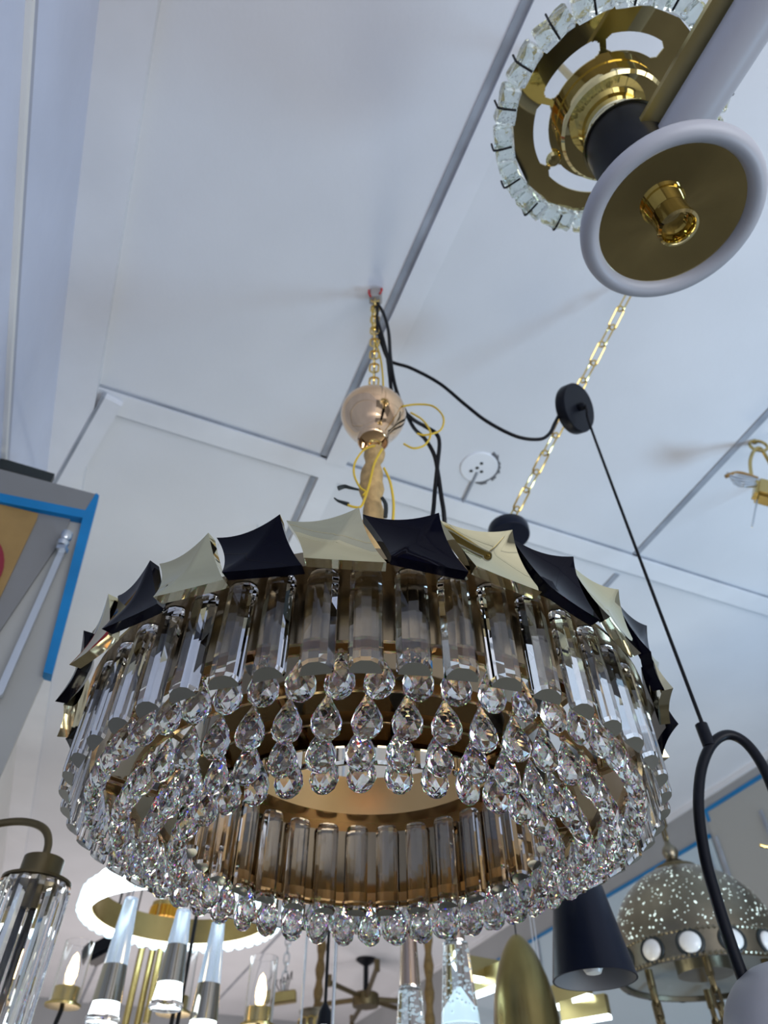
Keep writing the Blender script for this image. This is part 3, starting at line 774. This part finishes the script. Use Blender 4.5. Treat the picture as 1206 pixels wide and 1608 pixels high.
# gold fringe crown seen through the glowing ring
p0 = P(258, 1434, 3.6)
t = thing('fringed_lamp', 'small amber gold fringed lamp seen through the glowing ring', 'pendant lamp', p0)
b = B(); k1 = px(1, p0)
for k in range(22):
    a = 2 * PI * k / 22; tube(b, [(20 * k1 * math.cos(a), 20 * k1 * math.sin(a), .02), (22 * k1 * math.cos(a), 22 * k1 * math.sin(a), -.03)], .009, 6)
obj('fringe', b, M['brass'], t, smooth=True).data.materials[0] = mat('amber_gold', (.85, .45, .05), .3, .8)
b = B(); lathe(b, [(0, .025), (21 * k1, .022), (21 * k1, .04), (0, .05)], 24); tube(b, [(0, 0, .04), (0, 0, CEIL - p0.z)], .004, 6); obj('cap', b, M['brass'], t, smooth=35)
# blue lens flare modelled as a glowing bead, and a dark lamp body
p0 = P(203, 1479, 2.9)
t = thing('blue_flare', 'tiny blue lens flare modelled as a glowing bead beside the left acrylic pendant', 'light', p0)
b = B(); bmesh.ops.create_uvsphere(b, u_segments=16, v_segments=10, radius=.007); obj('lens', b, M['blue_flare_glow'], t, smooth=True)
b = B(); tube(b, [(0, .008, .004), (0, .02, CEIL - p0.z)], .003, 6); obj('wire', b, M['rubber'], t)
p0 = P(170, 1488, 3.2)
t = thing('spot_lamp', 'dark tilted spot lamp left of the tapered acrylic pendants', 'spot lamp', p0)
b = B(); box(b, (0, 0, 0), (.16, .10, .06), Matrix.Rotation(-.5, 4, 'Y')); bmesh.ops.bevel(b, geom=b.edges[:], offset=.012, segments=2, affect='EDGES'); obj('body', b, M['matt_black'], t, smooth=35)
b = B(); tube(b, [(0, 0, .02), (0, 0, CEIL - p0.z)], .005, 6); obj('stem', b, M['rubber'], t)

# bubble-glass pendants
def bubbles(label, x, yt, yb, Y, wt, wb, litcore, cone):
    pb0 = P(x, yb, Y); t = thing('bubble_pendant', label, 'pendant lamp', pb0)
    k1 = px(1, pb0); zt = ZY(yt, Y) - pb0.z
    b = B(); lathe(b, [(0, 0), (wb * k1 / 2, 0), (wt * k1 / 2, zt - .006), (wt * k1 / 2 - .006, zt), (0, zt)], 32); obj('glass_body', b, M['acrylic'], t, smooth=35)
    b = B()
    for i in range(90):
        z = random.uniform(.02, zt * .92); r = (wb + (wt - wb) * z / zt) * k1 / 2 * .8 * math.sqrt(random.random()); a = random.uniform(0, 2 * PI)
        bmesh.ops.create_icosphere(b, subdivisions=1, radius=random.uniform(.0018, .0034), matrix=Matrix.Translation((r * math.cos(a), r * math.sin(a), z)))
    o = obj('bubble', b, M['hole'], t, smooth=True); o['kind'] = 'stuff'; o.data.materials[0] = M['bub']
    if litcore:
        b = B(); lathe(b, [(0, .004), (wb * k1 * .40, .004), (wb * k1 * .36, .02), (wb * k1 * .16, zt * .30), (.004, zt * .42), (0, zt * .42)], 24); obj('lit_core', b, M['icelit'], t, smooth=True, label='glowing icy core')
    b = B()
    zc2 = CEIL - pb0.z
    if cone:
        ztop = ZY(1440, Y) - pb0.z
        lathe(b, [(0, zt), (wt * k1 * .46, zt), (wt * k1 * .32, ztop), (0, ztop)], 24); obj('metal_cone', b, M['rosebrown'], t, smooth=35)
    else:
        ztop = zt + .16
        lathe(b, [(0, zt), (wt * k1 * .40, zt), (wt * k1 * .30, ztop), (0, ztop)], 24); obj('metal_cone', b, M['rosebrown'], t, smooth=35)
    b = B(); tube(b, [(0, 0, ztop), (0, 0, zc2)], .002, 6); obj('hanging_wire', b, M['steel'], t)
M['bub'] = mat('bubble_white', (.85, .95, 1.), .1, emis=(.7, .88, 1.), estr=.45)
M['icelit'] = mat('icy_light', (.7, .9, 1.), .3, emis=(.62, .85, 1.), estr=1.0)
M['rosebrown'] = mat('brown_chrome', (.50, .38, .30), .12, 1.)
bubbles('clear bubble glass pendant under a brown metal cone, beside the lit one', 646, 1549, 1650, 1.9, 38, 52, False, True)
bubbles('brightly lit icy blue bubble glass pendant below the crystal drops', 724, 1478, 1612, 1.9, 42, 62, True, False)
b = B(); p0 = P(521, 1640, 1.9); tube(b, [(0, 0, 0), (0, 0, CEIL - p0.z)], .004, 8); tag(obj('hanging_rod', b, M['steel'], None, p0, smooth=35), 'thin pale steel hanging rod below the middle drops', 'rod')
for x, lab in ((467, 'thin grey cable left of the dark cable below the drops'), (514, None)):
    pass
p0 = P(470, 1640, 2.4); b = B(); tube(b, [(0, 0, 0), (0, 0, CEIL - p0.z)], .0035, 8); tag(obj('hanging_cable', b, M['steel'], None, p0, smooth=35), 'thin grey hanging cable left of the dark one with a lit lamp', 'cable')
p0 = P(509, 1612, 2.2)
t = thing('small_pendant', 'small black pendant with a lit rim on a dark cable below the drops', 'pendant lamp', p0)
b = B(); tube(b, [(0, 0, .03), (0, 0, CEIL - p0.z)], .0045, 8); obj('cable', b, M['rubber'], t)
b = B(); lathe(b, [(0, -.01), (.02, -.01), (.02, 0), (0, 0)], 20); obj('diffuser', b, M['lit'], t)
b = B(); lathe(b, [(0, 0), (.021, 0), (.018, .03), (.006, .05), (0, .05)], 20); obj('holder', b, M['matt_black'], t, smooth=35)

# far lamps
Yf = 7.1
p0 = P(575, 1505, Yf); p0.z = CEIL
t = thing('arm_chandelier', 'distant brass chandelier with straight radiating arms on a black ceiling stem', 'chandelier', p0)
k1 = px(1, p0)
zh = ZY(1568, Yf) - p0.z
b = B(); lathe(b, [(0, -.05), (.03, -.05), (16 * k1, -.012), (16 * k1, 0), (0, 0)], 24); tube(b, [(0, 0, -.04), (0, 0, zh)], 4 * k1, 10); obj('stem', b, M['matt_black'], t, smooth=35)
b = B(); lathe(b, [(0, zh - .06), (19 * k1, zh - .06), (20 * k1, zh - .05), (20 * k1, zh + .03), (18 * k1, zh + .04), (0, zh + .04)], 28); obj('hub', b, M['bronze'], t, smooth=35)
for x, y, Yo in ((516, 1554, -.5), (499, 1577, .2), (553, 1592, .8), (640, 1567, .1), (650, 1592, .5), (592, 1545, -.9)):
    e = P(x, y, Yf + Yo) - p0; e.z = zh
    b = B(); tube(b, [(0, 0, zh), e], .02, 8); lathe(b, [(0, .05), (.022, .05), (.022, -.03), (0, -.03)], 12, e); obj('arm', b, M['bronze'], t, smooth=35)
p0 = P(497, 1592, 5.2)
t = thing('drum_pendant', 'patterned bronze drum pendant on a brown cloth-wrapped chain', 'pendant lamp', p0)
k1 = px(1, p0)
b = B(); ringband(b, 25 * k1, 26 * k1, -.16, .012, 40); ringband(b, 26 * k1, 27 * k1, .004, .014, 40); ringband(b, 0.02, 26 * k1, .0, .004, 40); obj('drum', b, M['antique'], t, smooth=35)
b = B()
for k in range(14):
    a = 2 * PI * k / 14; torus(b, .028, .006, 14, 6, Matrix.Translation((26.5 * k1 * math.cos(a), 26.5 * k1 * math.sin(a), -.06)) @ Matrix.Rotation(a, 4, 'Z') @ Matrix.Rotation(PI / 2, 4, 'Y'))
obj('pattern_ring', b, M['brass'], t, smooth=True)
b = B(); tube(b, [(0, 0, .002), (.01, 0, (CEIL - p0.z) * .5), (0, 0, CEIL - p0.z)], .03, 10, 16, rfun=lambda q: .026 + .006 * math.sin(45 * q)); obj('chain_sleeve', b, M['rope'], t, smooth=True)
p0 = P(676, 1640, 4.0)
t = thing('sleeve_pendant', 'brown cloth-wrapped hanging chain between the two bubble glass pendants', 'pendant lamp', p0)
b = B(); tube(b, [(0, 0, 0), (.01, 0, (CEIL - p0.z) * .5), (0, 0, CEIL - p0.z)], .03, 10, 24, rfun=lambda q: .021 + .005 * math.sin(70 * q)); obj('chain_sleeve', b, M['rope'], t, smooth=True)
b = B(); lathe(b, [(0, -.14), (.12, -.14), (.10, -.02), (.02, 0), (0, 0)], 24); obj('shade', b, M['antique'], t, smooth=35)
p0 = P(444, 1567, 4.6)
t = thing('box_spot', 'small gold box lamp on a thin chain, far behind the drops', 'spot lamp', p0)
b = B(); box(b, (0, 0, 0), (.15, .06, .055), Matrix.Rotation(-.12, 4, 'Y')); bmesh.ops.bevel(b, geom=b.edges[:], offset=.006, segments=1, affect='EDGES'); obj('body', b, M['brass'], t)
b = B(); chain_links(b, (0, 0, .03), (.01, 0, CEIL - p0.z), .06, .03, .004); obj('chain', b, M['steel'], t, smooth=True)
b = B()
for k in range(5): tube(b, [(-.02 + .01 * k, 0, .03), (-.04 + .02 * k, -.02, .06 + .015 * k), (.02 * (k - 2), .01, .09)], .003, 5)
obj('wires', b, M['rubber'], t, smooth=True)
# gold led bars
Yb2 = 2.8
p0 = P(845, 1575, Yb2)
t = thing('led_bar_chandelier', 'crossed gold bars with white LED undersides behind the gold bullet pendant', 'chandelier', p0)
for (a, c, Ya0, Ya1) in (((735, 1530), (815, 1548), 2.6, 2.7), ((740, 1562), (830, 1640), 2.7, 2.5), ((855, 1592), (925, 1554), 2.9, 2.7), ((885, 1605), (965, 1630), 2.8, 2.7)):
    q0, q1 = P(*a, Ya0) - p0, P(*c, Ya1) - p0
    q1.z = q0.z = (q0.z + q1.z) / 2 if abs(q0.z - q1.z) < .05 else q0.z
    d = (q1 - q0); dn = d.normalized(); sd = dn.cross(Vector((0, 0, 1))).normalized() * .014
    b = B(); slab(b, [q0 - sd, q1 - sd, q1 + sd, q0 + sd], (0, 0, .055)); br = obj('gold_bar', b, M['olive'], t)
    b = B(); slab(b, [q0 - sd * .8, q1 - sd * .8, q1 + sd * .8, q0 + sd * .8], (0, 0, -.012)); obj('led_strip', b, M['lit'], br)
for x in (852, 858):
    q = P(x, 1590, 2.85) - p0
    b = B(); tube(b, [q, (q.x + .01, q.y, CEIL - p0.z)], .002, 6); obj('hanging_wire', b, M['steel'], t)
# gold bullet
Yq = 2.3
p0 = P(810, 1466, Yq)
t = thing('bullet_pendant', 'brushed gold bullet-shaped pendant below the crystal drops', 'pendant lamp', p0)
k1 = px(1, p0); zz = ZY(1640, Yq) - p0.z
prof = [(0, 0)] + [(k1 * 49 * math.sin(q * PI / 2) ** .8, zz * q ** 1.35) for q in (.05, .1, .18, .28, .4, .55, .7, .85, 1.)] + [(0, zz)]
b = B(); lathe(b, prof, 40); obj('shade', b, M['bullet'], t, smooth=50)
b = B(); tube(b, [(0, 0, 0), (0, 0, CEIL - p0.z)], .002, 8); obj('cord', b, M['rubber'], t)
# pierced dome lantern
Yd = 1.5
p0 = P(1052, 1338, Yd); ra = .152
SD = 2.6 / 1.5
t = thing('dome_lantern', 'antique brass pierced dome lantern with white stone studs on its band', 'lantern', P(1052, 1338, 2.6))
t.scale = (SD, SD, SD)
za, zb1, zb0 = ZY(1366, Yd) - p0.z, ZY(1456, Yd - ra) - p0.z, ZY(1500, Yd - ra) - p0.z
hd = za - zb1
prof = [(0, za)] + [(ra * math.sin(q), zb1 + hd * math.cos(q)) for q in [PI / 2 * i / 16 for i in range(3, 17)]]
b = B(); lathe(b, prof + [(ra - .003, zb1)] + [((ra - .003) * math.sin(q), zb1 + (hd - .003) * math.cos(q)) for q in [PI / 2 * i / 16 for i in range(15, 2, -1)]] + [(0, za - .003)], 56); obj('dome', b, M['antique'], t, smooth=50)
b = B()
for i in range(800):
    q = math.acos(random.uniform(.02, .88)); a = random.uniform(0, 2 * PI)
    n_ = Vector((math.sin(q) * math.cos(a) / ra, math.sin(q) * math.sin(a) / ra, math.cos(q) / hd)).normalized()
    pos = Vector((ra * math.sin(q) * math.cos(a), ra * math.sin(q) * math.sin(a), zb1 + hd * math.cos(q)))
    rs = random.choice((.0007, .0009, .0012, .0018))
    bmesh.ops.create_circle(b, cap_ends=True, segments=10, radius=rs, matrix=Matrix.Translation(pos + n_ * .0006) @ n_.to_track_quat('Z', 'Y').to_matrix().to_4x4())
obj('pinhole', b, M['hole'], t)['kind'] = 'stuff'
b = B(); ringband(b, ra - .004, ra + .004, zb0, zb1, 64); obj('band', b, M['antique'], t, smooth=35)
for z in (zb0 + .003, zb1 - .001):
    b = B(); torus(b, ra + .003, .0022, 72, 6, Matrix.Translation((0, 0, z)))
    for k in range(110):
        a = 2 * PI * k / 110; bmesh.ops.create_icosphere(b, subdivisions=1, radius=.0036, matrix=Matrix.Translation(((ra + .004) * math.cos(a), (ra + .004) * math.sin(a), z)))
    obj('beaded_edge', b, M['antique'], t, smooth=True)
zm = (zb0 + zb1) / 2
b = B(); bmesh.ops.create_uvsphere(b, u_segments=20, v_segments=12, radius=.0165, matrix=Matrix.Diagonal((.55, 1.15, 1.05, 1))); st = obj('stone_stud', b, M['pearl'], t, smooth=True, label='white oval stone stud')
b = B(); torus(b, .0190, .0034, 24, 8, Matrix.Diagonal((1, 1.1, 1, 1)) @ Matrix.Rotation(PI / 2, 4, 'Y')); bz = obj('bezel', b, M['tape'], st, smooth=True)
NSD = 14
for k in range(NSD):
    a = 2 * PI * (k + .52) / NSD
    o = st if k == 0 else part_copy(st, t)
    if k: part_copy(bz, o)
    o.location = ((ra + .003) * math.cos(a), (ra + .003) * math.sin(a), zm); o.rotation_euler = (0, 0, a)
b = B(); lathe(b, [(0, za + .012), (.020, za + .010), (.042, za + .0), (.048, za - .012), (.046, za - .016), (0, za - .012)], 36); obj('neck_cap', b, M['bronze'], t, smooth=35)
b = B(); lathe(b, [(0, .022), (.006, .020), (.008, .014), (.0145, .007), (.0165, -.002), (.013, -.011), (.011, -.014), (.020, za + .012), (0, za + .012)], 24); obj('finial', b, M['antique'], t, smooth=True)
b = B(); chain_links(b, (0, 0, .024), (0, 0, (CEIL - t.location.z) / SD), .036, .018, .003); obj('chain', b, M['bronze'], t, smooth=True)
zl_ = zb0 - .012
b = B(); lathe(b, [(0, zl_ + .02), (.05, zl_ + .02), (.05, zl_ + .055), (0, zl_ + .055)], 28); obj('socket_cluster', b, M['antique'], t, smooth=35)
b = B(); lathe(b, [(0, zl_ + .09), (ra - .006, zl_ + .02), (ra - .006, zl_ + .024), (0, zl_ + .094)], 48); obj('inner_lining', b, M['steel'], t, smooth=35).data.materials[0] = mat('soft_grey_metal', (.52, .54, .52), .35, .7)
for k in range(6):
    a = 2 * PI * (k + .2) / 6
    b = B(); x, y = .115 * math.cos(a), .115 * math.sin(a)
    lathe(b, [(0, 0), (.007, 0), (.007, -.03), (0, -.03)], 12, (x, y, zb0 + .01)); chain_links(b, (x, y, zb0 - .018), (x * .98, y * .98, zb0 - .20), .03, .012, .003); obj('hanging_chain', b, M['bronze'], t, smooth=True)
zl2 = zb0 - .21
b = B(); lathe(b, [(0, zl2 - .05), (.07, zl2 - .045), (.125, zl2 - .01), (.13, zl2 + .01), (.12, zl2 + .01), (0, zl2 - .03)], 40); obj('lower_bowl', b, M['antique'], t, smooth=35)
# crystal tip at the right edge
p0 = P(1207, 1330, 1.6)
t = thing('crystal_branch_lamp', 'gold branch tip with small hanging crystals at the right edge', 'lamp', p0)
b = B(); tube(b, [(-.018, 0, .004), (0, 0, 0), (.05, .0, .0), (.20, .0, .02), (.5, 0, .05)], .004, 8); tube(b, [(.5, 0, .05), (.5, 0, CEIL - p0.z)], .004, 8); obj('branch', b, M['chain'], t, smooth=True)
for x, z in ((-.004, -.034), (.008, -.062)):
    b = B(); bmesh.ops.create_icosphere(b, subdivisions=2, radius=.011, matrix=Matrix.Translation((x, 0, z))); tube(b, [(x, 0, z + .008), (x, 0, .0)], .0012, 5); obj('crystal_bead', b, M['prism'], t)
